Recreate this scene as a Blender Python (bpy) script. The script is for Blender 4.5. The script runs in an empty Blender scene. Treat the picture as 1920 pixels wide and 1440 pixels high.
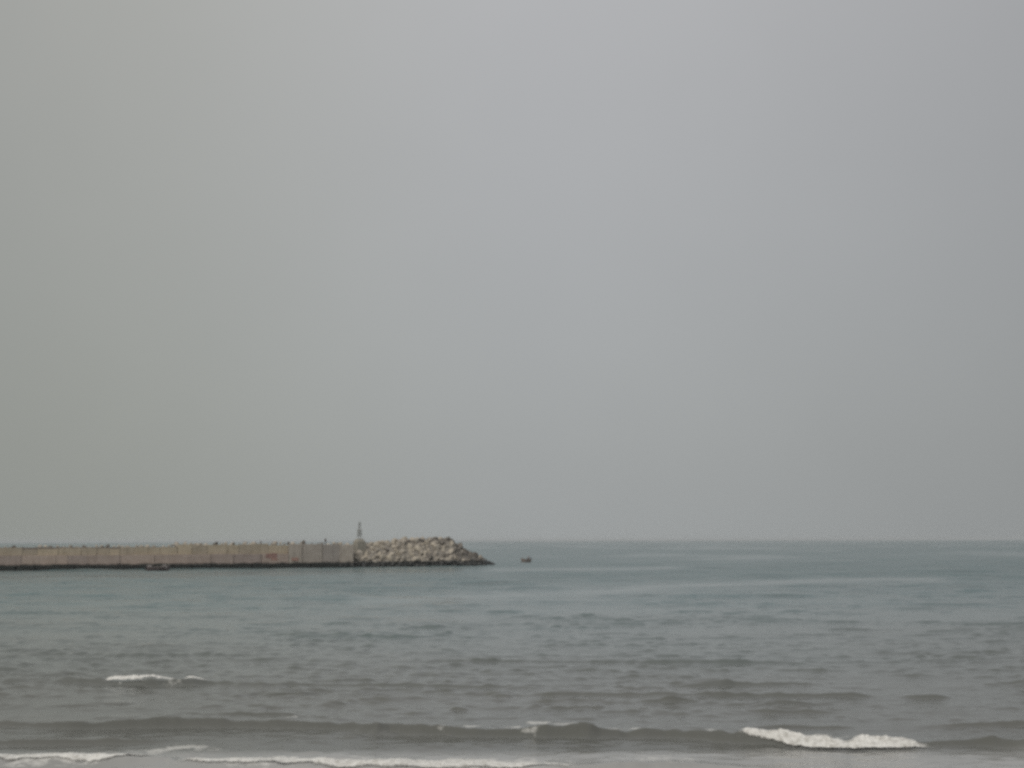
import bpy, bmesh, math, random
import numpy as np
from mathutils import Vector, Matrix

random.seed(7)
rng = np.random.default_rng(11)
scene = bpy.context.scene
COL = scene.collection
R = math.radians

# ------------------------------------------------------------------ camera
CAM_H = 7.0
FPX = 2200.0                        # focal length in photograph pixels (1920 wide)
PITCH = math.atan(293.5 / FPX)
ROLL = R(0.165)
F = Vector((0, math.cos(PITCH), math.sin(PITCH)))
R0 = Vector((1, 0, 0)); U0 = Vector((0, -math.sin(PITCH), math.cos(PITCH)))
RV = R0 * math.cos(ROLL) - U0 * math.sin(ROLL)
UV = U0 * math.cos(ROLL) + R0 * math.sin(ROLL)
cam_data = bpy.data.cameras.new('camera')
cam_data.sensor_width = 36.0
cam_data.lens = 36.0 * FPX / 1920.0
cam_data.clip_start = 0.1
cam_data.clip_end = 60000.0
cam_data.dof.use_dof = True         # the photograph is softly out of focus from near to far
cam_data.dof.focus_distance = 1.5
cam_data.dof.aperture_fstop = 11.5
cam = bpy.data.objects.new('camera', cam_data)
M = Matrix((RV, UV, -F)).transposed().to_4x4()
M.translation = (0, 0, CAM_H)
cam.matrix_world = M
COL.objects.link(cam)
scene.camera = cam

# ------------------------------------------------------------------ world
SUN_EL, SUN_AZ = R(43), R(207)      # azimuth clockwise from +Y: behind the camera, to its left
world = bpy.data.worlds.new('World')
scene.world = world
world.use_nodes = True
nt = world.node_tree
nt.nodes.clear()
def N(tree, typ, **kw):
    n = tree.nodes.new(typ)
    for k, v in kw.items():
        if k == 'inp':
            for a, b in v.items():
                n.inputs[a].default_value = b
        else:
            setattr(n, k, v)
    return n
def math_node(tree, op, a, b=None, c=None, clamp=False):
    n = tree.nodes.new('ShaderNodeMath'); n.operation = op; n.use_clamp = clamp
    for i, v in enumerate((a, b, c)):
        if v is None: continue
        if isinstance(v, (int, float)): n.inputs[i].default_value = v
        else: tree.links.new(v, n.inputs[i])
    return n.outputs[0]
out = N(nt, 'ShaderNodeOutputWorld')
bg = N(nt, 'ShaderNodeBackground', inp={'Strength': 0.1})
sky = N(nt, 'ShaderNodeTexSky', sky_type='NISHITA', sun_disc=False, sun_elevation=SUN_EL, sun_rotation=SUN_AZ,
        air_density=1.6, dust_density=6.0, ozone_density=1.0)
tc = N(nt, 'ShaderNodeTexCoord')
sep = N(nt, 'ShaderNodeSeparateXYZ')
nt.links.new(tc.outputs['Generated'], sep.inputs[0])
# overcast veil: grey, dimmest at the horizon, brighter with height
ramp = N(nt, 'ShaderNodeValToRGB')
cr = ramp.color_ramp
cr.interpolation = 'B_SPLINE'
el = cr.elements
el[0].position = 0.0;  el[0].color = (0.335, 0.352, 0.352, 1)
el[1].position = 1.0;  el[1].color = (0.72, 0.72, 0.72, 1)
for p, c in ((0.12, (0.365, 0.380, 0.384)), (0.26, (0.400, 0.410, 0.418)), (0.45, (0.450, 0.454, 0.464)), (0.70, (0.53, 0.53, 0.535))):
    e = el.new(p); e.color = (*c, 1)
zc = math_node(nt, 'MAXIMUM', sep.outputs[2], 0.0)
nt.links.new(zc, ramp.inputs[0])
# lens vignetting put into the sky: dimmer to either side, brightest straight ahead
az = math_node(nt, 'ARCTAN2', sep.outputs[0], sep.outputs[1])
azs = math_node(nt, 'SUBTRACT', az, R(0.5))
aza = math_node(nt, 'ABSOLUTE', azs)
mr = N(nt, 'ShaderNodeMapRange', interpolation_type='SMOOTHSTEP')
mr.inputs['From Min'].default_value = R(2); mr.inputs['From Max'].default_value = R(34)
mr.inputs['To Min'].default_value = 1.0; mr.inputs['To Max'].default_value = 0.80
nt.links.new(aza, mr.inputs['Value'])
noi = N(nt, 'ShaderNodeTexNoise', inp={'Scale': 9.0, 'Detail': 4.0, 'Roughness': 0.5})
nt.links.new(tc.outputs['Generated'], noi.inputs['Vector'])
nz = math_node(nt, 'MULTIPLY_ADD', noi.outputs['Fac'], 0.05, 0.975)
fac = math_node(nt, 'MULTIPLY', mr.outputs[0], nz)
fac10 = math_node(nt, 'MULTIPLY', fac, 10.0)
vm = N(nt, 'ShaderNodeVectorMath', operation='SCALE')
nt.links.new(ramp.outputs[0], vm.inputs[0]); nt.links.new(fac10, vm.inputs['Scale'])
# colour shading of the lens, put into the sky: slightly yellower towards the left
tint = N(nt, 'ShaderNodeMapRange', interpolation_type='SMOOTHSTEP')
tint.inputs['From Min'].default_value = R(3); tint.inputs['From Max'].default_value = R(-22)
nt.links.new(az, tint.inputs['Value'])
tm = N(nt, 'ShaderNodeMix', data_type='RGBA', blend_type='MULTIPLY')
nt.links.new(tint.outputs[0], tm.inputs[0]); nt.links.new(vm.outputs[0], tm.inputs[6])
tm.inputs[7].default_value = (1.0, 1.0, 0.93, 1)
mixs = N(nt, 'ShaderNodeMix', data_type='RGBA')
mixs.inputs[0].default_value = 0.04
nt.links.new(tm.outputs[2], mixs.inputs[6]); nt.links.new(sky.outputs[0], mixs.inputs[7])
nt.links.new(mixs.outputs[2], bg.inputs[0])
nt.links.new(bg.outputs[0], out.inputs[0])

sun_d = bpy.data.lights.new('sun', 'SUN')
sun_d.energy = 1.4; sun_d.angle = R(14); sun_d.color = (1.0, 0.96, 0.90)
sun = bpy.data.objects.new('sun', sun_d)
sdir = Vector((math.sin(SUN_AZ) * math.cos(SUN_EL), math.cos(SUN_AZ) * math.cos(SUN_EL), math.sin(SUN_EL)))
sun.rotation_euler = sdir.to_track_quat('Z', 'Y').to_euler()
sun.location = sdir * 100
COL.objects.link(sun)
vs = scene.view_settings
vs.view_transform = 'Standard'; vs.look = 'None'; vs.exposure = 0.0; vs.gamma = 1.0; vs.use_curve_mapping = False
scene.cycles.use_denoising = False
scene.cycles.volume_bounces = 0

# ------------------------------------------------------------------ helpers
def ray(px, py):
    return F + RV * ((px - 960) / FPX) + UV * ((720 - py) / FPX)
def ground(px, py, z=0.0):          # where the line of sight meets the level z
    d = ray(px, py); t = (z - CAM_H) / d.z
    return Vector((d.x * t, d.y * t, z))
def at(px, py, dist):               # a point at the distance dist out to sea
    d = ray(px, py); t = dist / d.y
    return Vector((d.x * t, dist, CAM_H + d.z * t))

def hash2(ix, iy, seed):
    n = (ix.astype(np.int64) * 374761393 + iy.astype(np.int64) * 668265263 + seed * 974711) & 0x7fffffff
    n = ((n ^ (n >> 13)) * 1274126177) & 0x7fffffff
    n = n ^ (n >> 16)
    return (n & 0xffff) / 65535.0
def vnoise(x, y, seed=0):
    x = np.asarray(x, float); y = np.asarray(y, float)
    ix = np.floor(x); iy = np.floor(y); fx = x - ix; fy = y - iy
    fx = fx * fx * (3 - 2 * fx); fy = fy * fy * (3 - 2 * fy)
    a = hash2(ix, iy, seed); b = hash2(ix + 1, iy, seed); c = hash2(ix, iy + 1, seed); d = hash2(ix + 1, iy + 1, seed)
    return (a * (1 - fx) + b * fx) * (1 - fy) + (c * (1 - fx) + d * fx) * fy
def fbm(x, y, seed=0, octaves=3):
    s = 0; amp = 0.5; tot = 0
    for o in range(octaves):
        s = s + amp * vnoise(x * 2 ** o + 17.3 * o, y * 2 ** o - 9.1 * o, seed + o); tot += amp; amp *= 0.5
    return s / tot

def set_props(o, label=None, cat=None, group=None, kind=None):
    if label: o['label'] = label
    if cat: o['category'] = cat
    if group: o['group'] = group
    if kind: o['kind'] = kind
    return o
def empty(name, loc=(0, 0, 0), rz=0.0):
    o = bpy.data.objects.new(name, None); COL.objects.link(o)
    o.location = loc; o.rotation_euler = (0, 0, rz); o.empty_display_size = 0.3
    return o
def link_mesh(name, me, mat=None, parent=None):
    o = bpy.data.objects.new(name, me); COL.objects.link(o)
    if mat and not me.materials: me.materials.append(mat)
    if parent: o.parent = parent
    return o
def from_bm(name, bm, mat, parent=None, smooth=False):
    bmesh.ops.recalc_face_normals(bm, faces=bm.faces)
    me = bpy.data.meshes.new(name); bm.to_mesh(me); bm.free()
    if smooth:
        me.polygons.foreach_set('use_smooth', [True] * len(me.polygons))
    return link_mesh(name, me, mat, parent)
def add_box(bm, c, s, rot=None, taper=1.0):
    m = Matrix.Diagonal((s[0], s[1], s[2], 1))
    if rot is not None: m = rot.to_4x4() @ m
    m = Matrix.Translation(c) @ m
    r = bmesh.ops.create_cube(bm, size=1.0)
    for v in r['verts']:
        if taper != 1.0 and v.co.z > 0: v.co.x *= taper; v.co.y *= taper
        v.co = m @ v.co
    return r['verts']
def add_bar(bm, a, b, r, seg=6, r2=None):
    a = Vector(a); b = Vector(b); d = b - a
    q = d.to_track_quat('Z', 'Y').to_matrix().to_4x4()
    bmesh.ops.create_cone(bm, cap_ends=True, segments=seg, radius1=r, radius2=r if r2 is None else r2, depth=d.length,
                          matrix=Matrix.Translation((a + b) / 2) @ q)
def grid_mesh(name, V, nu, nv):     # V is (nu*nv,3), nv fastest
    me = bpy.data.meshes.new(name)
    nq = (nu - 1) * (nv - 1)
    i = np.arange(nu - 1)[:, None] * nv + np.arange(nv - 1)[None, :]
    q = np.stack([i, i + nv, i + nv + 1, i + 1], -1).reshape(-1, 4)
    me.vertices.add(nu * nv); me.vertices.foreach_set('co', np.ascontiguousarray(V, dtype=np.float32).ravel())
    me.loops.add(nq * 4); me.loops.foreach_set('vertex_index', q.astype(np.int32).ravel())
    me.polygons.add(nq); me.polygons.foreach_set('loop_start', np.arange(0, nq * 4, 4, dtype=np.int32))
    me.polygons.foreach_set('use_smooth', np.ones(nq, dtype=bool))
    me.update(calc_edges=True)
    return me

# ------------------------------------------------------------------ materials
def base_mat(name):
    m = bpy.data.materials.new(name); m.use_nodes = True
    t = m.node_tree; b = t.nodes['Principled BSDF']
    return m, t, b
def coords(t, kind='geo'):
    if kind == 'geo': return t.nodes.new('ShaderNodeNewGeometry').outputs['Position']
    return t.nodes.new('ShaderNodeTexCoord').outputs['Object']
def mapped(t, vec, scale):
    n = t.nodes.new('ShaderNodeMapping'); n.inputs['Scale'].default_value = scale
    t.links.new(vec, n.inputs['Vector']); return n.outputs[0]
def noise(t, vec, scale, detail=4, rough=0.55):
    n = t.nodes.new('ShaderNodeTexNoise'); n.inputs['Scale'].default_value = scale
    n.inputs['Detail'].default_value = detail; n.inputs['Roughness'].default_value = rough
    t.links.new(vec, n.inputs['Vector']); return n.outputs['Fac']
def maprange(t, v, a, b, c=0.0, d=1.0):
    n = t.nodes.new('ShaderNodeMapRange'); n.interpolation_type = 'SMOOTHSTEP'
    for k, x in zip(('From Min', 'From Max', 'To Min', 'To Max'), (a, b, c, d)): n.inputs[k].default_value = x
    t.links.new(v, n.inputs['Value']); return n.outputs[0]
def mixc(t, fac, a, b, mode='MIX'):
    n = t.nodes.new('ShaderNodeMix'); n.data_type = 'RGBA'; n.blend_type = mode
    for s, v in ((0, fac), (6, a), (7, b)):
        if isinstance(v, (int, float)): n.inputs[s].default_value = v
        elif isinstance(v, tuple): n.inputs[s].default_value = (*v[:3], 1)
        else: t.links.new(v, n.inputs[s])
    return n.outputs[2]
def bump(t, h, strength, dist, normal=None):
    n = t.nodes.new('ShaderNodeBump'); n.inputs['Strength'].default_value = strength; n.inputs['Distance'].default_value = dist
    t.links.new(h, n.inputs['Height'])
    if normal: t.links.new(normal, n.inputs['Normal'])
    return n.outputs[0]

def masonry(name, col_a, col_b, wet_top, wet_col=(0.018, 0.020, 0.018), scale=0.5, rough=0.9, streak=0.35):
    """Weathered stone or concrete, tide-stained with weed below the height wet_top (metres above the sea)."""
    m, t, b = base_mat(name)
    p = coords(t)
    n1 = noise(t, p, scale, 5); n2 = noise(t, mapped(t, p, (1.6, 1.6, 0.16)), 1.0, 3); n3 = noise(t, p, 6.0, 3)
    c = mixc(t, maprange(t, n1, 0.32, 0.68), col_a, col_b)
    c = mixc(t, math_node(t, 'MULTIPLY', maprange(t, n2, 0.5, 0.75), streak), c, tuple(v * 0.45 for v in col_a))
    c = mixc(t, math_node(t, 'MULTIPLY', n3, 0.30), c, tuple(v * 0.6 for v in col_b))
    info = t.nodes.new('ShaderNodeObjectInfo')
    c = mixc(t, 1.0, c, mixc(t, info.outputs['Random'], (0.86, 0.86, 0.88), (1.12, 1.10, 1.06)), 'MULTIPLY')
    if wet_top is not None:
        s = t.nodes.new('ShaderNodeSeparateXYZ'); t.links.new(p, s.inputs[0])
        z = math_node(t, 'ADD', s.outputs[2], math_node(t, 'MULTIPLY_ADD', n1, 1.2, -0.6))
        wet = maprange(t, z, wet_top + 0.35, wet_top - 0.35)
        c = mixc(t, wet, c, wet_col)
        t.links.new(maprange(t, z, wet_top - 0.3, wet_top + 0.3, 0.5, rough), b.inputs['Roughness'])
    else:
        b.inputs['Roughness'].default_value = rough
    t.links.new(c, b.inputs['Base Color'])
    t.links.new(bump(t, n3, 0.6, 0.08), b.inputs['Normal'])
    return m
def plain(name, col, rough=0.6, var=0.2, scale=4.0, metallic=0.0):
    m, t, b = base_mat(name)
    n = noise(t, coords(t, 'obj'), scale, 4)
    t.links.new(mixc(t, maprange(t, n, 0.3, 0.7), col, tuple(v * (1 - var) for v in col)), b.inputs['Base Color'])
    b.inputs['Roughness'].default_value = rough; b.inputs['Metallic'].default_value = metallic
    return m

MAT = {}
MAT['panel'] = masonry('pinkish weathered concrete', (0.345, 0.282, 0.247), (0.402, 0.333, 0.297), 1.35)
MAT['panel_grey'] = masonry('grey weathered concrete', (0.335, 0.300, 0.268), (0.395, 0.357, 0.320), 1.35)
MAT['parapet'] = masonry('sandy weathered concrete', (0.356, 0.308, 0.236), (0.431, 0.374, 0.293), None)
MAT['footing'] = masonry('weed covered footing', (0.045, 0.045, 0.038), (0.060, 0.058, 0.050), 1.4)
MAT['core'] = masonry('dark fill behind the joints', (0.22, 0.19, 0.165), (0.26, 0.225, 0.195), None)
MAT['rock'] = masonry('pale quarry stone', (0.39, 0.350, 0.295), (0.48, 0.435, 0.370), 1.5, wet_col=(0.03, 0.031, 0.03), streak=0.2)
MAT['rock_dark'] = masonry('dark quarry stone', (0.14, 0.13, 0.118), (0.21, 0.19, 0.17), 1.6, wet_col=(0.028, 0.03, 0.03), streak=0.2)
MAT['rubble'] = masonry('small dark rubble', (0.26, 0.235, 0.20), (0.33, 0.30, 0.255), 1.5)
MAT['red_paint'] = plain('faded red paint', (0.33, 0.20, 0.175), 0.8, 0.35, 1.5)
MAT['pink_paint'] = plain('faded pink paint', (0.36, 0.22, 0.18), 0.8, 0.25, 1.5)
MAT['beacon'] = plain('dull painted steel', (0.36, 0.365, 0.355), 0.6, 0.2, 3)
MAT['beacon_pale'] = plain('pale daymark paint', (0.36, 0.365, 0.345), 0.6, 0.2, 3)
MAT['plinth'] = masonry('pale cast concrete', (0.24, 0.23, 0.205), (0.30, 0.285, 0.25), None)
MAT['lamp_glass'] = plain('lantern glass', (0.10, 0.13, 0.12), 0.15, 0.1)
MAT['hull_red'] = plain('worn dark red hull paint', (0.15, 0.115, 0.112), 0.6, 0.3, 1.2)
MAT['hull_tan'] = plain('bare tan hull', (0.28, 0.235, 0.215), 0.6, 0.25, 1.2)
MAT['boat_white'] = plain('off white boat paint', (0.32, 0.29, 0.28), 0.5, 0.2, 1.5)
MAT['timber'] = plain('worn timber', (0.20, 0.14, 0.10), 0.8, 0.3, 6)
MAT['engine'] = plain('black outboard cowl', (0.025, 0.027, 0.03), 0.4, 0.2)
MAT['skin'] = plain('skin', (0.26, 0.16, 0.11), 0.6, 0.1)
MAT['hair'] = plain('black hair', (0.015, 0.013, 0.012), 0.6, 0.2)
MAT['cloth_dark'] = plain('dark brown cloth', (0.055, 0.045, 0.045), 0.9, 0.2, 8)
MAT['cloth_navy'] = plain('dark blue cloth', (0.03, 0.034, 0.05), 0.9, 0.2, 8)
MAT['cloth_grey'] = plain('pale grey cloth', (0.20, 0.22, 0.235), 0.9, 0.2, 8)
MAT['cloth_rose'] = plain('dull rose cloth', (0.30, 0.20, 0.20), 0.9, 0.2, 8)

# foam
m, t, b = base_mat('sea foam')
p = coords(t)
n = noise(t, p, 5.0, 5, 0.65); n2 = noise(t, p, 22.0, 3)
c = mixc(t, maprange(t, n, 0.28, 0.58), (0.50, 0.485, 0.45), (0.83, 0.82, 0.79))
c = mixc(t, math_node(t, 'MULTIPLY', maprange(t, n2, 0.5, 0.7), 0.3), c, (0.50, 0.48, 0.45))
t.links.new(c, b.inputs['Base Color']); b.inputs['Roughness'].default_value = 0.9
b.inputs['Specular IOR Level'].default_value = 0.2
t.links.new(bump(t, n2, 0.7, 0.06), b.inputs['Normal'])
at_d = t.nodes.new('ShaderNodeAttribute'); at_d.attribute_name = 'foam_cover'
tear = noise(t, mapped(t, p, (1.0, 1.0, 1.6)), 7.0, 6, 0.75)
cover = maprange(t, math_node(t, 'ADD', math_node(t, 'SUBTRACT', tear, 0.5), math_node(t, 'MULTIPLY_ADD', at_d.outputs['Fac'], 0.95, -0.40)), -0.10, 0.42)
tr = t.nodes.new('ShaderNodeBsdfTransparent'); mxf = t.nodes.new('ShaderNodeMixShader')
t.links.new(cover, mxf.inputs[0]); t.links.new(tr.outputs[0], mxf.inputs[1]); t.links.new(b.outputs[0], mxf.inputs[2])
t.links.new(mxf.outputs[0], t.nodes['Material Output'].inputs['Surface'])
MAT['foam'] = m

# sand
m, t, b = base_mat('wet and dry sand')
p = coords(t)
s = t.nodes.new('ShaderNodeSeparateXYZ'); t.links.new(p, s.inputs[0])
c = mixc(t, maprange(t, s.outputs[2], 0.1, 1.2), (0.11, 0.095, 0.075), (0.30, 0.26, 0.20))
c = mixc(t, math_node(t, 'MULTIPLY', noise(t, p, 3.0, 6), 0.4), c, (0.17, 0.145, 0.115))
t.links.new(c, b.inputs['Base Color']); b.inputs['Roughness'].default_value = 0.85
t.links.new(bump(t, noise(t, p, 9.0, 5), 0.5, 0.05), b.inputs['Normal'])
MAT['sand'] = m

# sea water: turbid with sediment by the shore, greener in deep water offshore
m, t, b = base_mat('sea water')
p = coords(t)
s = t.nodes.new('ShaderNodeSeparateXYZ'); t.links.new(p, s.inputs[0])
big = noise(t, mapped(t, p, (0.012, 0.02, 0.02)), 1.0, 3)
yy = math_node(t, 'ADD', s.outputs[1], math_node(t, 'MULTIPLY_ADD', big, 70.0, -35.0))
deep = maprange(t, yy, 38, 150)
c = mixc(t, deep, (0.134, 0.135, 0.125), (0.094, 0.152, 0.160))
c = mixc(t, maprange(t, s.outputs[1], 41.2, 39.4), c, (0.37, 0.368, 0.360))
murk = noise(t, mapped(t, p, (0.10, 0.22, 0.2)), 1.0, 4)
c = mixc(t, math_node(t, 'MULTIPLY', maprange(t, murk, 0.4, 0.75), 0.3), c, (0.085, 0.09, 0.08))
t.links.new(c, b.inputs['Base Color'])
b.inputs['IOR'].default_value = 1.333
at_calm = t.nodes.new('ShaderNodeAttribute'); at_calm.attribute_name = 'calm'
at_foam = t.nodes.new('ShaderNodeAttribute'); at_foam.attribute_name = 'foam'
rip1 = noise(t, mapped(t, p, (0.9, 2.0, 1.0)), 1.0, 5, 0.6)
rip2 = noise(t, mapped(t, p, (0.16, 0.34, 0.3)), 1.0, 4, 0.6)
bs = math_node(t, 'MULTIPLY_ADD', at_calm.outputs['Fac'], -0.8, 1.0)
b1 = t.nodes.new('ShaderNodeBump'); b1.inputs['Distance'].default_value = 0.05
t.links.new(math_node(t, 'MULTIPLY', bs, 0.75), b1.inputs['Strength']); t.links.new(rip1, b1.inputs['Height'])
far = maprange(t, s.outputs[1], 90, 260)
b2 = t.nodes.new('ShaderNodeBump'); b2.inputs['Distance'].default_value = 1.3
t.links.new(math_node(t, 'MULTIPLY', math_node(t, 'MULTIPLY', bs, far), 0.8), b2.inputs['Strength'])
t.links.new(rip2, b2.inputs['Height']); t.links.new(b1.outputs[0], b2.inputs['Normal'])
t.links.new(b2.outputs[0], b.inputs['Normal'])
t.links.new(math_node(t, 'MULTIPLY', math_node(t, 'MULTIPLY_ADD', far, 0.18, 0.05), math_node(t, 'MULTIPLY_ADD', at_calm.outputs['Fac'], -0.7, 1.0)), b.inputs['Roughness'])
fd = t.nodes.new('ShaderNodeBsdfDiffuse'); fd.inputs['Color'].default_value = (0.74, 0.73, 0.70, 1)
lace = noise(t, mapped(t, p, (3.6, 4.6, 3.0)), 1.0, 7, 0.72)
th = math_node(t, 'SUBTRACT', 0.86, math_node(t, 'MULTIPLY', at_foam.outputs['Fac'], 0.55))
mask = maprange(t, math_node(t, 'SUBTRACT', lace, th), -0.05, 0.17)
mask = math_node(t, 'MULTIPLY', mask, maprange(t, at_foam.outputs['Fac'], 0.02, 0.25))
mask = math_node(t, 'MULTIPLY', mask, 0.55)
mx = t.nodes.new('ShaderNodeMixShader')
t.links.new(mask, mx.inputs[0]); t.links.new(b.outputs[0], mx.inputs[1]); t.links.new(fd.outputs[0], mx.inputs[2])
t.links.new(mx.outputs[0], t.nodes['Material Output'].inputs['Surface'])
MAT['water'] = m

# ------------------------------------------------------------------ beach (below the frame)
ys = np.array([-600, -60, 4, 8, 14, 20, 26, 30, 34, 40, 60, 120, 40000.0]); zs = np.array([5.3, 5.3, 5.2, 4.0, 2.5, 1.3, .45, .0, -.35, -.8, -2, -4, -4.5])
xs = np.concatenate([-np.geomspace(40000, 100, 8), np.linspace(-80, 80, 60), np.geomspace(100, 40000, 8)])
YY, XX = np.meshgrid(ys, xs)
ZZ = np.interp(YY, ys, zs) + 0.25 * (fbm(XX * .07, YY * .07, 3) - .5) * (YY < 60) * (YY > 0)
link_mesh('beach', grid_mesh('beach', np.stack([XX, YY, ZZ], -1).reshape(-1, 3), len(xs), len(ys)), MAT['sand'])['kind'] = 'structure'

# ------------------------------------------------------------------ sea
# swell lines: polyline of (photo x, photo y of the crest foot, height in metres), front and back widths
def swell(pts, wf, wb):
    P = [ground(a, b_) for a, b_, _ in pts]
    return (np.array([q.x for q in P]), np.array([q.y for q in P]), np.array([c_ for _, _, c_ in pts]), wf, wb)
SWELLS = [
    swell([(-400, 1362, .22), (0, 1362, .22), (130, 1368, .26), (300, 1366, .34), (480, 1366, .28), (640, 1370, .34), (705, 1378, .48), (730, 1376, .38),
           (900, 1382, .40), (1000, 1382, .42), (1105, 1387, .60), (1175, 1386, .30), (1250, 1386, .28), (1330, 1392, .40), (1380, 1396, .52),
           (1500, 1402, .40), (1640, 1404, .32), (1745, 1402, .26), (1830, 1402, .36), (1920, 1406, .36), (2300, 1410, .3)], .36, 2.0),
    swell([(-300, 1276, .12), (60, 1276, .16), (190, 1284, .26), (270, 1288, .40), (335, 1286, .38), (390, 1284, .28), (500, 1288, .20), (640, 1286, .14), (720, 1288, .26),
           (810, 1288, .24), (900, 1290, .18), (960, 1290, .20), (1060, 1288, .10), (1200, 1290, .0)], .40, 2.2),
    swell([(500, 1190, .0), (545, 1193, .28), (620, 1194, .34), (720, 1196, .30), (770, 1198, .0)], .7, 3.0),
    swell([(820, 1241, .0), (880, 1242, .24), (1000, 1243, .18), (1120, 1244, .16), (1250, 1245, .26), (1480, 1246, .24), (1540, 1248, .0)], .55, 2.6),
    swell([(990, 1303, .0), (1030, 1306, .22), (1120, 1306, .26), (1260, 1307, .22), (1420, 1308, .20), (1500, 1309, .30), (1600, 1309, .34), (1650, 1309, .0)], .4, 2.0),
    swell([(1240, 1286, .0), (1320, 1286, .14), (1440, 1287, .30), (1500, 1286, .34), (1560, 1288, .0)], .45, 2.2),
    swell([(1690, 1370, .0), (1790, 1369, .22), (1880, 1366, .30), (1960, 1366, .34), (2200, 1366, .3)], .4, 1.8),
    swell([(1400, 1368, .0), (1500, 1368, .16), (1570, 1368, .16), (1640, 1366, .0)], .3, 1.4),
    swell([(1680, 1310, .0), (1720, 1312, .20), (1770, 1312, .20), (1800, 1310, .0)], .35, 1.6),
    swell([(1850, 1253, .0), (1900, 1255, .22), (2000, 1256, .22), (2200, 1256, .0)], .5, 2.4),
    swell([(-300, 1396, .24), (0, 1398, .26), (120, 1397, .28), (230, 1397, .22), (330, 1394, .0)], .35, 1.6),
    swell([(300, 1340, .0), (420, 1342, .14), (520, 1344, .18), (640, 1350, .0)], .3, 1.2),
    swell([(-200, 1442, .26), (0, 1440, .26), (120, 1442, .26), (230, 1444, .30), (305, 1441, .32), (330, 1448, .24), (600, 1450, .22), (900, 1452, .20), (1090, 1452, .18),
           (1200, 1456, .26), (1340, 1452, .24), (1500, 1460, .2), (1900, 1462, .2), (2400, 1460, .2)], .75, 1.6),
]
# fainter long crests further out
for k in range(120):
    px = rng.uniform(-150, 2050); py = 1085 + 255 * rng.uniform(0, 1) ** 1.1
    L = rng.uniform(18, 95); g_ = max(0.0, (1260 - py) / 180); h_ = rng.uniform(.05, .15) * (1.0 + 1.2 * g_)
    tl = rng.uniform(-3, 3)
    SWELLS.append(swell([(px - L, py - tl, 0), (px - L * .4, py + rng.uniform(-1, 1), h_), (px + L * .4, py + rng.uniform(-1, 1), h_), (px + L, py + tl, 0)], .28 + 1.3 * g_, 1.6 + 4 * g_))
NW = 110
lam = np.exp(rng.uniform(math.log(.5), math.log(4.2), NW))
ang = rng.normal(0, R(24), NW)
ang[lam < 1.3] *= 1.6
lam[:34] = np.exp(rng.uniform(math.log(7), math.log(30), 34)); ang[:34] *= .7      # longer seas, felt only off shore
KX = 2 * np.pi / lam * np.sin(ang); KY = 2 * np.pi / lam * np.cos(ang)
PH = rng.uniform(0, 2 * np.pi, NW)
AMP = lam / (2 * np.pi) * 0.100 * math.sqrt(2.0 / NW) * np.where(lam > 6, .75, 1.0) * np.where(lam < 1.3, 1.15, .8)
def sea_height(X, Y, dx=0.05, dy=0.05):
    X = np.asarray(X, float); Y = np.asarray(Y, float)
    H = np.zeros(np.broadcast(X, Y).shape)
    env = np.clip(0.1 + 1.8 * fbm(X * .11, Y * .07, 21, 3), .3, 1.35)
    for k in range(NW):
        att = np.clip((lam[k] / np.maximum(dx * abs(math.sin(ang[k])) + dy * abs(math.cos(ang[k])), 1e-3) - 2.2) / 2.0, 0, 1)
        if np.max(att) <= 0: continue
        if lam[k] > 6: att = att * np.clip((Y - 75) / 70, 0, 1)
        H = H + att * AMP[k] * np.sin(KX[k] * X + KY[k] * Y + PH[k])
    H = H * (env * np.clip(1.35 - Y * 0 - np.clip((46 - Y) / 12, 0, 1) * .6, .5, 1.35))
    sg_ = math.sqrt(np.sum(AMP[34:] ** 2) / 2)
    H = H + np.minimum(.16 * H * H / sg_, .06) - .16 * sg_      # sharper crests, flatter troughs
    wob = .55 * (fbm(X * .22, X * 0 + 2.2, 31, 3) - .5) * 2
    wob = wob + .30 * (fbm(X * 1.1, Y * .3, 33, 3) - .5)
    amp_n = .15 + .95 * fbm(X * .42, Y * .08, 37, 3) + .75 * fbm(X * 1.7, Y * .5, 39, 3)
    for n_, (sx, sy, sa, wf, wb) in enumerate(SWELLS):
        m_ = (X >= sx[0]) & (X <= sx[-1]) & (np.abs(Y - np.mean(sy)) < wb * 4 + np.ptp(sy) + 1)
        if not m_.any(): continue
        x_ = X[m_]; q = Y[m_] - (np.interp(x_, sx, sy) + wob[m_] * min(1.0, wf * 1.2)) - wf * .9
        a = np.interp(x_, sx, sa) * amp_n[m_] * (.80 if n_ == 0 else .62 if n_ < 12 else .8)
        w = np.where(q < 0, wf * (.45 + .8 * a), wb)
        H[m_] += a * np.where(q < 0, np.exp(-np.abs(q / (w * .8)) ** 1.35), 1.0 / (1.0 + (q / (w * .55)) ** 2) ** 1.3)
    # flatten to the waterline on the beach
    return H * np.clip((Y - 27) / 6.0, 0.0, 1.0)

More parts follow.
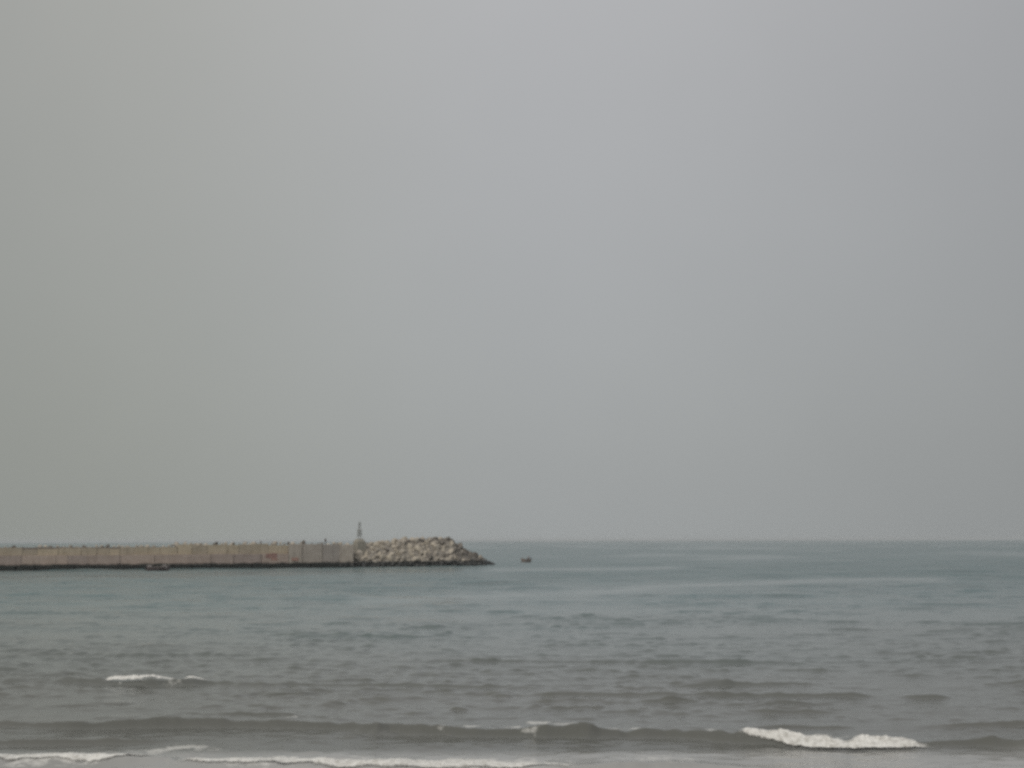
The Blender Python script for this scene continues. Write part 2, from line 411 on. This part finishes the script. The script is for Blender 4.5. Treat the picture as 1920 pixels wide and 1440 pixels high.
rows = [24.0, 27.0, 30.0, 32.5, 34.0]
while rows[-1] < 420: rows.append(rows[-1] + max(.055, rows[-1] ** 2 / (CAM_H * 1173) * .21))
while rows[-1] < 40000: rows.append(rows[-1] * 1.12)
rows = np.array(rows); drow = np.gradient(rows)
NC = 860
u = np.linspace(-1, 1, NC)
side = np.array([1.25, 1.8, 3, 6, 12, 30, 90, 300.0])
half = .60 * rows + 9
XX = np.concatenate([-half[:, None] * side[::-1][None], half[:, None] * u[None], half[:, None] * side[None]], 1)
NX = XX.shape[1]
YY = np.repeat(rows[:, None], NX, 1)
DX = np.repeat((half * 2 / (NC - 1))[:, None], NX, 1); DY = np.repeat(drow[:, None], NX, 1)
ns = len(side); inner = slice(ns, ns + NC)
ZZ = np.zeros_like(XX)
ZZ[:, inner] = sea_height(XX[:, inner], YY[:, inner], DX[:, inner], DY[:, inner])
ZZ[:, inner] *= np.clip((1 - np.abs(u)) / .04, 0, 1)[None]
# smooth slicks on the open water
calm = np.zeros_like(XX)
def slick(pts, wpx, q):
    global calm
    Pm = [ground(a, b_) for a, b_ in pts]; up = [ground(a, b_ - wpx) for a, b_ in pts]
    px_ = np.array([v.x for v in Pm]); py_ = np.array([v.y for v in Pm]); w_ = np.array([abs(b_.y - a.y) for a, b_ in zip(Pm, up)])
    # follow the streak by its bearing, so that it stays a streak on the water as it recedes
    o = np.argsort(px_ / py_); br = XX / YY
    yc = np.interp(br, (px_ / py_)[o], py_[o]); ww = np.interp(br, (px_ / py_)[o], w_[o])
    ins = np.clip((br - (px_ / py_).min()) / .02, 0, 1) * np.clip(((px_ / py_).max() - br) / .02, 0, 1)
    calm = np.maximum(calm, q * ins * np.exp(-((YY - yc) / ww) ** 2))
slick([(640, 1128), (800, 1122), (960, 1115), (1150, 1108), (1250, 1100), (1400, 1095), (1560, 1088), (1800, 1086)], 5, .9)
slick([(880, 1069), (1000, 1068), (1180, 1067), (1300, 1064)], 3, .8)
slick([(-100, 1086), (100, 1082), (300, 1079), (600, 1074), (900, 1068)], 6, .7)
patch = fbm(XX * .012, YY * .006, 55, 4)
patch = np.where(YY > 90, .6 * patch + .4 * fbm(XX * .03, YY * .035, 57, 3), patch)
calm = np.maximum(calm, np.clip((patch - .52) * 4, 0, .75) * np.clip((YY - 60) / 40, 0, 1))
ZZ = ZZ * (1 - .65 * calm)
me = grid_mesh('sea', np.stack([XX, YY, ZZ], -1).reshape(-1, 3), len(rows), NX)
# thin lacy foam left behind the breakers
def blob(P, Q, rx, ry): return np.exp(-((XX - P.x) / rx) ** 2 - ((YY - P.y) / ry) ** 2) * Q
foam = np.zeros_like(XX)
def lace_patch(x0, x1, y0, y1, q):
    global foam
    A = ground((x0 + x1) / 2, (y0 + y1) / 2); e = ground(x1, (y0 + y1) / 2); n0 = ground((x0 + x1) / 2, y1); f0 = ground((x0 + x1) / 2, y0)
    foam = np.maximum(foam, blob(A, q, abs(e.x - A.x) * .95, abs(f0.y - n0.y) * .75))
lace_patch(230, 450, 1396, 1416, 1.0)
lace_patch(1370, 1770, 1378, 1416, .72)
lace_patch(-100, 320, 1420, 1442, .9)
lace_patch(300, 760, 1420, 1446, .9)
lace_patch(700, 1130, 1422, 1448, .9)
lace_patch(180, 400, 1272, 1292, .7)
lace_patch(-60, 320, 1410, 1434, 1.0)
lace_patch(420, 760, 1418, 1438, .9)
lace_patch(1130, 1330, 1402, 1446, .66)
lace_patch(1230, 1350, 1412, 1440, .6)
lace_patch(560, 800, 1424, 1440, .85)
lace_patch(800, 1120, 1422, 1440, .85)
for fx, fy, r_ in ((540, 1351, 26), (830, 1374, 30), (885, 1368, 24), (965, 1374, 30), (1010, 1356, 36), (1060, 1358, 60), (1145, 1372, 20), (1160, 1376, 26),
                   (1205, 1374, 40), (1260, 1372, 40), (1320, 1371, 40), (990, 1378, 40), (700, 1357, 30)):
    lace_patch(fx - r_, fx + r_, fy - 3, fy + 4, 1.0)
foam = foam * np.clip(2.6 * fbm(XX * .9, YY * 2.0, 71, 4) - .45, 0, 1.15)
me.attributes.new('foam', 'FLOAT', 'POINT').data.foreach_set('value', foam.astype(np.float32).ravel())
me.attributes.new('calm', 'FLOAT', 'POINT').data.foreach_set('value', calm.astype(np.float32).ravel())
link_mesh('sea', me, MAT['water'])['kind'] = 'structure'

# ------------------------------------------------------------------ breaking foam
def foam_crest(pts, width, thick, label, seed, name='foam_crest'):
    """A low torn roll of foam lying over the face and crest of a wave: pts are (photo x, photo y of its foot)."""
    P = [ground(a, b_) for a, b_ in pts]
    fx = np.array([q.x for q in P]); fy = np.array([q.y for q in P])
    L = fx[-1] - fx[0]; nu = max(60, int(L / .03)); nv = 36
    uu = np.linspace(0, 1, nu); vv = np.linspace(0, 1, nv)
    x = fx[0] + L * uu
    ends = np.clip(np.minimum(uu * 2.5, 1 - uu) * L / (.3 + .3 * L), 0, 1) ** .7
    front = np.interp(x, fx, fy) + .22 * (fbm(x * 1.6, x * 0, seed, 4) - .5)
    wid = width * (.45 + .55 * ends) * (.75 + .5 * fbm(x * 2.1, x * 0 + 5, seed + 9, 3))
    X = np.repeat(x[:, None], nv, 1) + .05 * (fbm(x[:, None] * 6, vv[None] * 7, seed + 3, 2) - .5)
    Y = front[:, None] + wid[:, None] * vv[None]
    lump = fbm(X * 3.6, Y * 5.0, seed + 1, 4); fine = fbm(X * 12, Y * 14, seed + 2, 2)
    prof = np.sin(np.pi * np.clip(vv, 0, 1)) ** .6
    Z = sea_height(X, Y) + ends[:, None] * prof[None] * thick * (.62 + .5 * lump + .45 * (fine - .5)) + .012
    me = grid_mesh(name, np.stack([X, Y, Z], -1).reshape(-1, 3), nu, nv)
    edge = np.clip(np.minimum(vv * 7, (1 - vv) * 2.2), 0, 1)
    dens = edge[None] * np.clip(ends * 1.6, 0, 1)[:, None] * (.7 + .5 * fbm(X * 1.2, Y * 2, seed + 5, 3))
    me.attributes.new('foam_cover', 'FLOAT', 'POINT').data.foreach_set('value', dens.astype(np.float32).ravel())
    o = link_mesh(name, me, MAT['foam'])
    return set_props(o, label, 'breaking wave', 'white foam on the breaking waves')
foam_crest([(1380, 1394), (1480, 1403), (1600, 1407), (1765, 1402)], .74, .16, 'long thick white foam roll on the breaking wave at lower right', 101)
foam_crest([(192, 1283), (265, 1287), (340, 1282)], .95, .26, 'small bright foam cap breaking alone on the wave further out at left', 131)
foam_crest([(340, 1281), (360, 1282), (392, 1280)], .60, .15, 'tiny thin foam streak just right of the small far foam cap', 151)
foam_crest([(-60, 1436), (60, 1437), (180, 1439), (314, 1433)], 1.4, .10, 'thin foam line of the shore break in the bottom left corner', 171)
foam_crest([(312, 1443), (500, 1446), (800, 1449), (1120, 1449)], 2.0, .11, 'low ragged foam line of the shore break along the bottom edge', 191)

# ------------------------------------------------------------------ harbour wall
W0 = ground(0, 1070); W1 = ground(662, 1063.2)
UD = (W1 - W0); UD.z = 0; UD.normalize()
TD = Vector((-UD.y, UD.x, 0))                    # away from the camera, out to sea
WALL_RZ = math.atan2(UD.y, UD.x)
def along(px):                                   # distance along the wall seen at photo column px
    d = ray(px, 1064); n = Vector((d.x, d.y)); a = Vector((W0.x, W0.y)); w = Vector((UD.x, UD.y))
    den = n.x * w.y - n.y * w.x
    return (-(n.x * a.y - n.y * a.x)) / den
wall = set_props(empty('harbour_wall', W0, WALL_RZ), 'long weathered concrete harbour wall running out from the left edge to the rocks', 'harbour wall')
S_END = along(662)
bm = bmesh.new()
add_box(bm, ((S_END - 60) / 2, 2.6, 1.3), (S_END + 60, 4.0, 4.6))
add_box(bm, ((S_END - 60) / 2, 2.9, 4.5), (S_END + 60, 3.2, 2.2))
from_bm('core', bm, MAT['core'], wall)
def slab(name, s0, s1, t0, t1, z0, z1, mat, gap=.10, jit=.05):
    bm = bmesh.new()
    L = s1 - s0 - gap
    add_box(bm, (0, 0, 0), (L, t1 - t0, z1 - z0))
    bmesh.ops.bevel(bm, geom=list(bm.edges), offset=.05, segments=1, affect='EDGES')
    for v in bm.verts: v.co += Vector((random.uniform(-.03, .03), random.uniform(-.03, .03), random.uniform(-.03, .03)))
    o = from_bm(name, bm, mat, wall)
    o.location = ((s0 + s1) / 2, (t0 + t1) / 2 + random.uniform(-jit, jit), (z0 + z1) / 2)
    return o
low = [-560, -440, -330, -240, -160, -95, -30, 40, 104, 126, 165, 225, 290, 352, 395, 438, 490, 541]
for a, b_ in zip(low[:-1], low[1:]):
    slab('wall_panel', along(a), along(b_), 0.0, .75, -1.0, 3.65 + random.uniform(-.05, .05), MAT['panel'], gap=random.choice((.02, .04, .14)))
grey = [541, 566, 605, 636, 662]
for a, b_ in zip(grey[:-1], grey[1:]):
    slab('wall_panel', along(a), along(b_), -.10, .75, -1.0, 6.15 + random.uniform(-.15, .12), MAT['panel_grey'], gap=.02 if b_ != 605 else .22)
px_ = -560.0
while px_ < 541:
    nx_ = px_ + (random.uniform(18, 44) if px_ > -20 else 60)
    if nx_ > 525: nx_ = 541
    top = 5.4 if px_ < 305 else 6.1
    slab('parapet_block', along(px_), along(nx_), .95, 1.7, 3.6, top + random.uniform(-.38, .25), MAT['parapet'], gap=.05, jit=.1)
    px_ = nx_
ft = np.linspace(-560, 655, 34)
for a, b_ in zip(ft[:-1], ft[1:]):
    a2 = a + random.uniform(-6, 6)
    slab('footing_block', along(a2), along(b_), -.75, .1, -1.4, 1.15 + random.uniform(-.2, .25), MAT['footing'], gap=.1, jit=.15)
slab('deck', -60, S_END, 1.8, 4.6, 5.3, 5.52, MAT['parapet'], gap=0, jit=0)
def paint(x0, x1, y0, y1, mat, tt):
    bm = bmesh.new()
    s0, s1 = along(x0), along(x1); D = (W0 + UD * s0).y
    z1 = at(x0, y0, D).z; z0 = at(x0, y1, D).z
    n = 9
    pts = []
    for k in range(n): pts.append((s0 + (s1 - s0) * k / (n - 1), z1 + random.uniform(-.15, .1)))
    for k in range(n): pts.append((s1 - (s1 - s0) * k / (n - 1), z0 + random.uniform(-.1, .18)))
    f = bm.faces.new([bm.verts.new((s, tt, z)) for s, z in pts])
    r = bmesh.ops.extrude_face_region(bm, geom=[f])
    for g in r['geom']:
        if isinstance(g, bmesh.types.BMVert): g.co.y += .09
    return from_bm('paint_patch', bm, mat, wall)
paint(498, 519, 1037.5, 1046.5, MAT['red_paint'], -.075)['label'] = 'faded red paint patch'
paint(508, 520, 1046.5, 1051, MAT['pink_paint'], -.08)['label'] = 'faded pink paint smear'
paint(546, 559, 1046, 1052, MAT['pink_paint'], -.18)['label'] = 'faded pink paint patch near the wall foot'

# ------------------------------------------------------------------ rocks
rocks = []
for k in range(14):
    bm = bmesh.new()
    for j in range(16):
        v = Vector((random.gauss(0, 1), random.gauss(0, 1), random.gauss(0, 1))).normalized() * random.uniform(.78, 1.0)
        bm.verts.new(v)
    r = bmesh.ops.convex_hull(bm, input=bm.verts)
    bmesh.ops.delete(bm, geom=[g for g in r['geom_interior'] if isinstance(g, bmesh.types.BMVert)], context='VERTS')
    bmesh.ops.recalc_face_normals(bm, faces=bm.faces)
    me = bpy.data.meshes.new('rock'); bm.to_mesh(me); bm.free(); rocks.append(me)
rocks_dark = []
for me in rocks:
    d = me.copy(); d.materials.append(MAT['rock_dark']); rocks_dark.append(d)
    me.materials.append(MAT['rock'])
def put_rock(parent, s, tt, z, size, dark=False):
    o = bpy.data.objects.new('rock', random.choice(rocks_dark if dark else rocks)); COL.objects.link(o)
    o.parent = parent; o.location = (s, tt, z)
    o.rotation_euler = (random.uniform(0, 6.3), random.uniform(0, 6.3), random.uniform(0, 6.3))
    o.scale = (size * random.uniform(.8, 1.25), size * random.uniform(.75, 1.1), size * random.uniform(.65, .95))
    return o

# the mound at the wall's end, in the wall's own frame (s along, t out to sea)
T_C = 9.0
def s_at(px, tt):                                # distance along the wall's line seen at photo column px, tt metres out to sea of it
    A_ = W0 + TD * tt; d = ray(px, 1064)
    return -(d.x * A_.y - d.y * A_.x) / (d.x * UD.y - d.y * UD.x)
S_TIP = s_at(915, T_C)
S_A = along(655)
CREST = [(s_at(px - (8 if px > 850 else 0), T_C), z) for px, z in ((640, 5.5), (668, 5.8), (695, 6.2), (740, 6.9), (785, 7.6), (842, 7.5), (854, 6.9), (864, 5.6), (880, 4.3), (893, 3.2), (914, 1.5), (922, .5), (930, -1.0))]
mound = set_props(empty('rock_mound', W0, WALL_RZ), 'heaped mound of pale angular boulders forming the round end of the harbour wall', 'rock mound')
def crest_z(s):                                  # crest height along the mound
    return float(np.interp(s, [c_[0] for c_ in CREST], [c_[1] for c_ in CREST]))
def mound_z(s, tt):
    c_ = crest_z(s); d = abs(tt - T_C)
    return c_ - max(0.0, d - 1.8) * (c_ + .4) / (T_C - 1.4)
# joined rubble underneath, filling the gaps
ss = np.linspace(S_A - 1, S_TIP + .5, 46); tts = np.linspace(0, 2 * T_C, 30)
V = [(s, q, mound_z(s, q) - .32 + random.uniform(-.3, .3)) for s in ss for q in tts]
o = link_mesh('rubble', grid_mesh('rubble', np.array(V), len(ss), len(tts)), MAT['rubble'], mound); o['kind'] = 'stuff'
o.data.polygons.foreach_set('use_smooth', np.zeros(len(o.data.polygons), dtype=bool))
placed = []
tries = 0
while len(placed) < 285 and tries < 60000:
    tries += 1
    s = random.uniform(S_A - .5, S_TIP); q = random.uniform(.2, T_C + 3.0)
    z = mound_z(s, q)
    if z < -.7: continue
    size = random.choice((.85, 1.0, 1.15, 1.3, 1.6))
    pz = Vector((s, q, z))
    if any((pz - a).length < (size + b_) * .70 for a, b_ in placed): continue
    placed.append((pz, size))
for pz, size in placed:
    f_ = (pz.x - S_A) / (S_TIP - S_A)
    dark = random.random() < np.interp(f_, [0, .5, .66, .82, 1], [.04, .06, .45, .85, 1.0])  # darker stones grow more common towards the tip
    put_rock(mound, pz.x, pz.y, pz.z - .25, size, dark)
for dx_, dt_, sz in ((-1.2, -1.0, .8), (-2.6, -.9, .6), (.6, -.6, 1.0)):
    put_rock(mound, S_A + dx_, dt_, .5, sz)

armour = set_props(empty('stone_armour', W0, WALL_RZ), 'row of rough stones showing above the top of the long harbour wall', 'stone armour')
s = -8.0
while s < S_END - 1:
    px = 960 + FPX * (W0 + UD * s + TD * 4).x / (W0 + UD * s + TD * 4).y
    top = 5.5 if px < 318 else 6.15
    size = random.choice((.45, .6, .8, 1.05))
    put_rock(armour, s, 5.4 + random.uniform(-.5, 1.0), top + random.uniform(-.45, .22) + .1, size, random.random() < .25)
    s += size * random.uniform(1.3, 2.3)
put_rock(armour, along(397) + 1.2, 5.0, 6.5, .62, True)
put_rock(armour, along(124) + 1.0, 5.0, 5.7, .5, True)

# ------------------------------------------------------------------ beacon
def on_wall(px, tt, z):
    s_ = along(px)
    P = W0 + UD * s_ + TD * tt
    d = ray(px, 1000); k = P.y / d.y
    return Vector((d.x * k, P.y, z))
bp = on_wall(674, 6.5, 0)
beacon = set_props(empty('harbour_beacon', (bp.x, bp.y, 5.2), WALL_RZ + R(20)), 'slim grey lattice light beacon on a concrete base where wall meets rocks', 'beacon')
bm = bmesh.new()
add_box(bm, (0, 0, .1), (2.9, 2.9, 3.0), taper=.86)
add_box(bm, (0, 0, 2.0), (2.4, 2.4, .8), taper=.6)
from_bm('plinth', bm, MAT['plinth'], beacon)
zb, zt, rb, rt = 2.5, 6.5, .50, .20
for sx, sy in ((1, 1), (1, -1), (-1, 1), (-1, -1)):
    bm = bmesh.new(); add_bar(bm, (sx * rb, sy * rb, zb), (sx * rt, sy * rt, zt), .045)
    from_bm('leg', bm, MAT['beacon'], beacon)
levels = [2.5, 3.4, 4.2, 5.0, 5.8, 6.5]
for z0, z1 in zip(levels[:-1], levels[1:]):
    r0 = rb + (rt - rb) * (z0 - zb) / (zt - zb); r1 = rb + (rt - rb) * (z1 - zb) / (zt - zb)
    bm = bmesh.new()
    for k in range(4):
        c0 = [(1, 1), (-1, 1), (-1, -1), (1, -1)][k]; c1 = [(-1, 1), (-1, -1), (1, -1), (1, 1)][k]
        add_bar(bm, (c0[0] * r0, c0[1] * r0, z0), (c1[0] * r1, c1[1] * r1, z1), .03, 5)
        add_bar(bm, (c0[0] * r1, c0[1] * r1, z1), (c1[0] * r1, c1[1] * r1, z1), .03, 5)
    from_bm('brace', bm, MAT['beacon'], beacon)
bm = bmesh.new()                                  # slatted daymark cage round the middle
for k in range(9):
    z = 3.35 + k * .19
    for j in range(4):
        a = j * math.pi / 2; w = .50 if 0 < k < 8 else .56
        add_box(bm, (math.cos(a) * w, math.sin(a) * w, z), (.04, 2 * w, .085), Matrix.Rotation(a, 3, 'Z'))
from_bm('daymark', bm, MAT['beacon_pale'], beacon)
bm = bmesh.new(); bmesh.ops.create_cone(bm, cap_ends=True, segments=12, radius1=.42, radius2=.42, depth=.08, matrix=Matrix.Translation((0, 0, 6.54)))
for k in range(8):
    a = k * math.pi / 4; add_bar(bm, (.4 * math.cos(a), .4 * math.sin(a), 6.58), (.4 * math.cos(a), .4 * math.sin(a), 6.95), .015, 4)
from_bm('gallery', bm, MAT['beacon'], beacon)
bm = bmesh.new(); bmesh.ops.create_cone(bm, cap_ends=True, segments=12, radius1=.15, radius2=.13, depth=.36, matrix=Matrix.Translation((0, 0, 6.78)))
lan = from_bm('lantern', bm, MAT['lamp_glass'], beacon)
bm = bmesh.new(); bmesh.ops.create_cone(bm, cap_ends=True, segments=12, radius1=.2, radius2=.03, depth=.18, matrix=Matrix.Translation((0, 0, 7.06)))
from_bm('lantern_cap', bm, MAT['beacon'], lan)
bm = bmesh.new(); add_bar(bm, (0, 0, 7.1), (0, 0, 7.5), .025, 5); from_bm('mast', bm, MAT['beacon'], beacon)

# ------------------------------------------------------------------ people
def skin_obj(name, verts, edges, radii, mat, parent, root=0, sub=1):
    me = bpy.data.meshes.new(name); me.from_pydata(verts, edges, []); me.materials.append(mat)
    o = bpy.data.objects.new(name, me); COL.objects.link(o)
    if parent: o.parent = parent
    sm = o.modifiers.new('skin', 'SKIN'); sm.use_smooth_shade = True
    for k, r_ in enumerate(radii):
        d = me.skin_vertices[0].data[k]; d.radius = r_ if isinstance(r_, tuple) else (r_, r_); d.use_root = (k == root)
    s_ = o.modifiers.new('sub', 'SUBSURF'); s_.levels = sub; s_.render_levels = sub
    return o
def hand_chain(w, dirn, sgn):
    """verts/edges of a palm and five bent fingers starting at the wrist w."""
    vs_, es_, rs_ = [], [], []
    palm = w + dirn * .08
    vs_.append(palm); rs_.append(.030)
    for k, (off, ln) in enumerate(((-.03, .065), (-.01, .078), (.01, .074), (.03, .058))):
        a = palm + dirn * .025 + Vector((0, off, 0)); m1 = a + dirn * ln * .5 + Vector((-sgn * .006, 0, 0)); e1 = m1 + dirn * ln * .5 + Vector((-sgn * .018, 0, 0))
        i = len(vs_); vs_ += [a, m1, e1]; rs_ += [.010, .009, .008]; es_ += [(0, i), (i, i + 1), (i + 1, i + 2)]
    i = len(vs_); vs_ += [w + dirn * .05 + Vector((-sgn * .01, -.035, 0)), w + dirn * .085 + Vector((-sgn * .02, -.05, 0))]; rs_ += [.012, .010]; es_ += [(0, i), (i, i + 1)]
    return vs_, es_, rs_
def person(label, loc, rz, top, legs, group, seated=False):
    root = set_props(empty('person', loc, rz), label, 'person', group)
    hip = .46 if seated else .90
    V_, E_, R_ = [], [], []
    def add(p_, r_, j=None):
        V_.append(Vector(p_)); R_.append(r_)
        if j is not None: E_.append((j, len(V_) - 1))
        return len(V_) - 1
    pel = add((0, 0, hip), (.145, .10)); ab = add((0, 0, hip + .20), (.13, .09), pel); ch = add((0, .0, hip + .40), (.16, .105), ab)
    nk0 = add((0, -.01, hip + .55), (.075, .07), ch); nk = add((0, -.02, hip + .62), .055, nk0); hd = add((0, -.03, hip + .71), (.075, .09), nk); add((0, -.03, hip + .80), (.065, .08), hd)
    add((0, -.115, hip + .715), .018, hd)            # nose
    arms, knees = [], []
    for sg in (-1, 1):
        sh = add((sg * .19, 0, hip + .50), .055, ch)
        if seated: el_ = (sg * .25, -.10, hip + .24); wr = (sg * .17, -.36, hip + .20)
        else: el_ = (sg * .25, .02, hip + .22); wr = (sg * .26, -.06, hip - .02)
        e_ = add(el_, .042, sh); w_ = add(wr, .03, e_); arms.append((sh, e_, w_))
        d_ = (Vector(wr) - Vector(el_)).normalized()
        hv, he, hr = hand_chain(Vector(wr), d_, sg)
        base = len(V_)
        for p_, r_ in zip(hv, hr): V_.append(p_); R_.append(r_)
        E_.append((w_, base)); E_.extend([(a + base, b_ + base) for a, b_ in he])
        hp = add((sg * .09, 0, hip - .06), .085, pel)
        if seated: k_ = (sg * .12, -.42, hip + .02); an = (sg * .12, -.46, .06); to = (sg * .12, -.62, .03)
        else: k_ = (sg * .10, -.02, .48); an = (sg * .11, .02, .08); to = (sg * .12, -.15, .03)
        kk = add(k_, .058, hp); aa = add(an, .04, kk); add(to, .035, aa); knees.append((hp, kk, aa))
    body = skin_obj('body', V_, E_, R_, MAT['skin'], root)
    # shirt and trousers follow the body a little outside it
    g = 1.18
    def sc(r_): return (r_[0] * g, r_[1] * g) if isinstance(r_, tuple) else r_ * g
    idx = [pel, ab, ch, nk0]; ed = [(0, 1), (1, 2), (2, 3)]
    for sh, e_, w_ in arms:
        i = len(idx); idx += [sh, e_]; ed += [(2, i), (i, i + 1)]
    skin_obj('shirt', [V_[i] for i in idx], ed, [sc(R_[i]) for i in idx], top, root, 0)
    idx = [pel]; ed = []
    for hp, kk, aa in knees:
        i = len(idx); idx += [hp, kk, aa]; ed += [(0, i), (i, i + 1), (i + 1, i + 2)]
    skin_obj('trousers', [V_[i] for i in idx], ed, [sc(R_[i]) for i in idx], legs, root, 0)
    bm = bmesh.new(); bmesh.ops.create_uvsphere(bm, u_segments=12, v_segments=8, radius=1.0)
    for v in bm.verts: v.co = Vector((v.co.x * .086, v.co.y * .10 + .0, max(v.co.z, -.35) * .10 + hip + .775))
    from_bm('hair', bm, MAT['hair'], root, True)
    return root
P = on_wall(610.5, 1.2, 6.10)
person('person in dark clothes standing upright on top of the grey end of the wall', P, R(20), MAT['cloth_dark'], MAT['cloth_navy'], 'people on the harbour wall')
P = on_wall(489.5, 3.0, 5.53)
person('person in pale grey top standing behind the parapet of the sandy wall', P, R(-30), MAT['cloth_grey'], MAT['cloth_grey'], 'people on the harbour wall')

# ------------------------------------------------------------------ boats
def make_boat(label, loc, rz, L, B, Hh, hull_mat, trim_mat, end_mat):
    root = set_props(empty('rowing_boat' if L < 4.5 else 'fishing_boat', loc, rz), label, 'boat')
    ns_, nc_ = 22, 9
    def sect(f_):                                 # f_ 0 stern .. 1 bow
        half = B / 2 * (1 - max(0, (f_ - .45) / .55) ** 2.2) * (.82 + .18 * min(1, f_ / .3)); half = max(half, .02)
        sheer = Hh * (1 + .55 * max(0, f_ - .4) ** 2 / .36 + .12 * max(0, .3 - f_) / .3)
        keel = -.18 + .30 * max(0, (f_ - .75) / .25) ** 2
        return half, sheer, keel
    def shell(off):
        V_ = []
        for i in range(ns_):
            f_ = i / (ns_ - 1); half, sheer, keel = sect(f_); half = max(half - off, .005)
            for j in range(nc_):
                a = -1 + 2 * j / (nc_ - 1)
                yv = half * math.copysign(abs(a) ** .6, a); zv = keel + off + (sheer - keel - off) * abs(a) ** 2.4
                V_.append((-L / 2 + L * f_ * (1 - off * .02) + .12 * abs(a) * f_, yv, zv))
        return V_
    A_, B_ = shell(0), shell(.05)
    bm = bmesh.new()
    va = [bm.verts.new(v) for v in A_]; vb = [bm.verts.new(v) for v in B_]
    for i in range(ns_ - 1):
        for j in range(nc_ - 1):
            k = i * nc_ + j
            bm.faces.new((va[k], va[k + nc_], va[k + nc_ + 1], va[k + 1])); bm.faces.new((vb[k], vb[k + 1], vb[k + nc_ + 1], vb[k + nc_]))
        for j in (0, nc_ - 1):
            k = i * nc_ + j
            bm.faces.new((va[k], vb[k], vb[k + nc_], va[k + nc_]))
    for i in (0, ns_ - 1):
        bm.faces.new([va[i * nc_ + j] for j in range(nc_)])
        bm.faces.new([vb[i * nc_ + j] for j in range(nc_)])
    from_bm('hull', bm, hull_mat, root, False)
    for sg in (0, nc_ - 1):
        bm = bmesh.new()
        for i in range(ns_ - 1):
            add_bar(bm, Vector(A_[i * nc_ + sg]) + Vector((0, 0, .02)), Vector(A_[(i + 1) * nc_ + sg]) + Vector((0, 0, .02)), .05, 6)
        from_bm('gunwale', bm, trim_mat, root)
    for f_ in (.25, .5, .7):
        half, sheer, keel = sect(f_)
        bm = bmesh.new(); add_box(bm, (-L / 2 + L * f_, 0, sheer * .55), (.28, half * 1.7, .05)); from_bm('thwart', bm, MAT['timber'], root)
    bm = bmesh.new()                              # foredeck
    vs1, vs2 = [], []
    for i in range(int(ns_ * .74), ns_):
        f_ = i / (ns_ - 1); half, sheer, keel = sect(f_)
        vs1.append(bm.verts.new((-L / 2 + L * f_ + .1, half * .96, sheer + .02))); vs2.append(bm.verts.new((-L / 2 + L * f_ + .1, -half * .96, sheer + .02)))
    for i in range(len(vs1) - 1): bm.faces.new((vs1[i], vs2[i], vs2[i + 1], vs1[i + 1]))
    r_ = bmesh.ops.extrude_face_region(bm, geom=list(bm.faces))
    for g_ in r_['geom']:
        if isinstance(g_, bmesh.types.BMVert): g_.co.z += .05
    from_bm('foredeck', bm, end_mat, root)
    hs = sect(0)[1]                               # outboard engine on the stern
    bm = bmesh.new()
    add_box(bm, (-L / 2 - .2, 0, hs + .22), (.42, .32, .42), taper=.8)
    bmesh.ops.bevel(bm, geom=list(bm.edges), offset=.05, segments=2, affect='EDGES')
    eng = from_bm('outboard_engine', bm, MAT['engine'], root)
    bm = bmesh.new(); add_box(bm, (-L / 2 - .22, 0, hs - .35), (.16, .1, .75)); from_bm('engine_leg', bm, MAT['engine'], eng)
    return root, sect
q = ground(296, 1070.0)
b1_, sect1 = make_boat('low dull reddish open boat with paler ends moored at the foot of the wall', (q.x, q.y, .02), WALL_RZ + R(4), 5.4, 1.8, .85, MAT['hull_red'], MAT['hull_tan'], MAT['boat_white'])
bm = bmesh.new()                                  # pale stern locker
add_box(bm, (-2.0, 0, .85), (1.1, 1.25, .95), taper=.92); bmesh.ops.bevel(bm, geom=list(bm.edges), offset=.05, segments=2, affect='EDGES')
from_bm('stern_locker', bm, MAT['boat_white'], b1_)
bm = bmesh.new()
add_box(bm, (1.5, 0, .95), (1.1, 1.1, .85), taper=.85); bmesh.ops.bevel(bm, geom=list(bm.edges), offset=.06, segments=2, affect='EDGES')
from_bm('engine_box', bm, MAT['boat_white'], b1_)
q = ground(986, 1054.5)
b2_, sect2 = make_boat('small brownish open boat afloat alone beyond the tip of the rocks', (q.x, q.y, .05), R(180 + 28), 3.3, 1.4, .9, MAT['hull_tan'], MAT['timber'], MAT['hull_tan'])
sd = Matrix.Rotation(R(208), 3, 'Z') @ Vector((-1.0, 0, 0))
person('person in dull rose top sitting in the stern of the small far boat', (q.x + sd.x, q.y + sd.y, .75), R(208 - 90 + 180), MAT['cloth_rose'], MAT['cloth_navy'], 'people in the boat', seated=True)

# ------------------------------------------------------------------ haze
bm = bmesh.new()
X0, X1, Y0, Y1, Z0, Z1 = -45000, 45000, -700, 41000, -6.0, 16.0
add_box(bm, ((X0 + X1) / 2, (Y0 + Y1) / 2, (Z0 + Z1) / 2), (X1 - X0, Y1 - Y0, Z1 - Z0))
hm = bpy.data.materials.new('thin sea haze'); hm.use_nodes = True
t = hm.node_tree; t.nodes.clear()
vo = t.nodes.new('ShaderNodeVolumePrincipled'); mo = t.nodes.new('ShaderNodeOutputMaterial')
vo.inputs['Color'].default_value = (0.93, 0.97, 1.0, 1); vo.inputs['Density'].default_value = 0.00009
t.links.new(vo.outputs[0], mo.inputs['Volume'])
from_bm('haze', bm, hm)['kind'] = 'stuff'
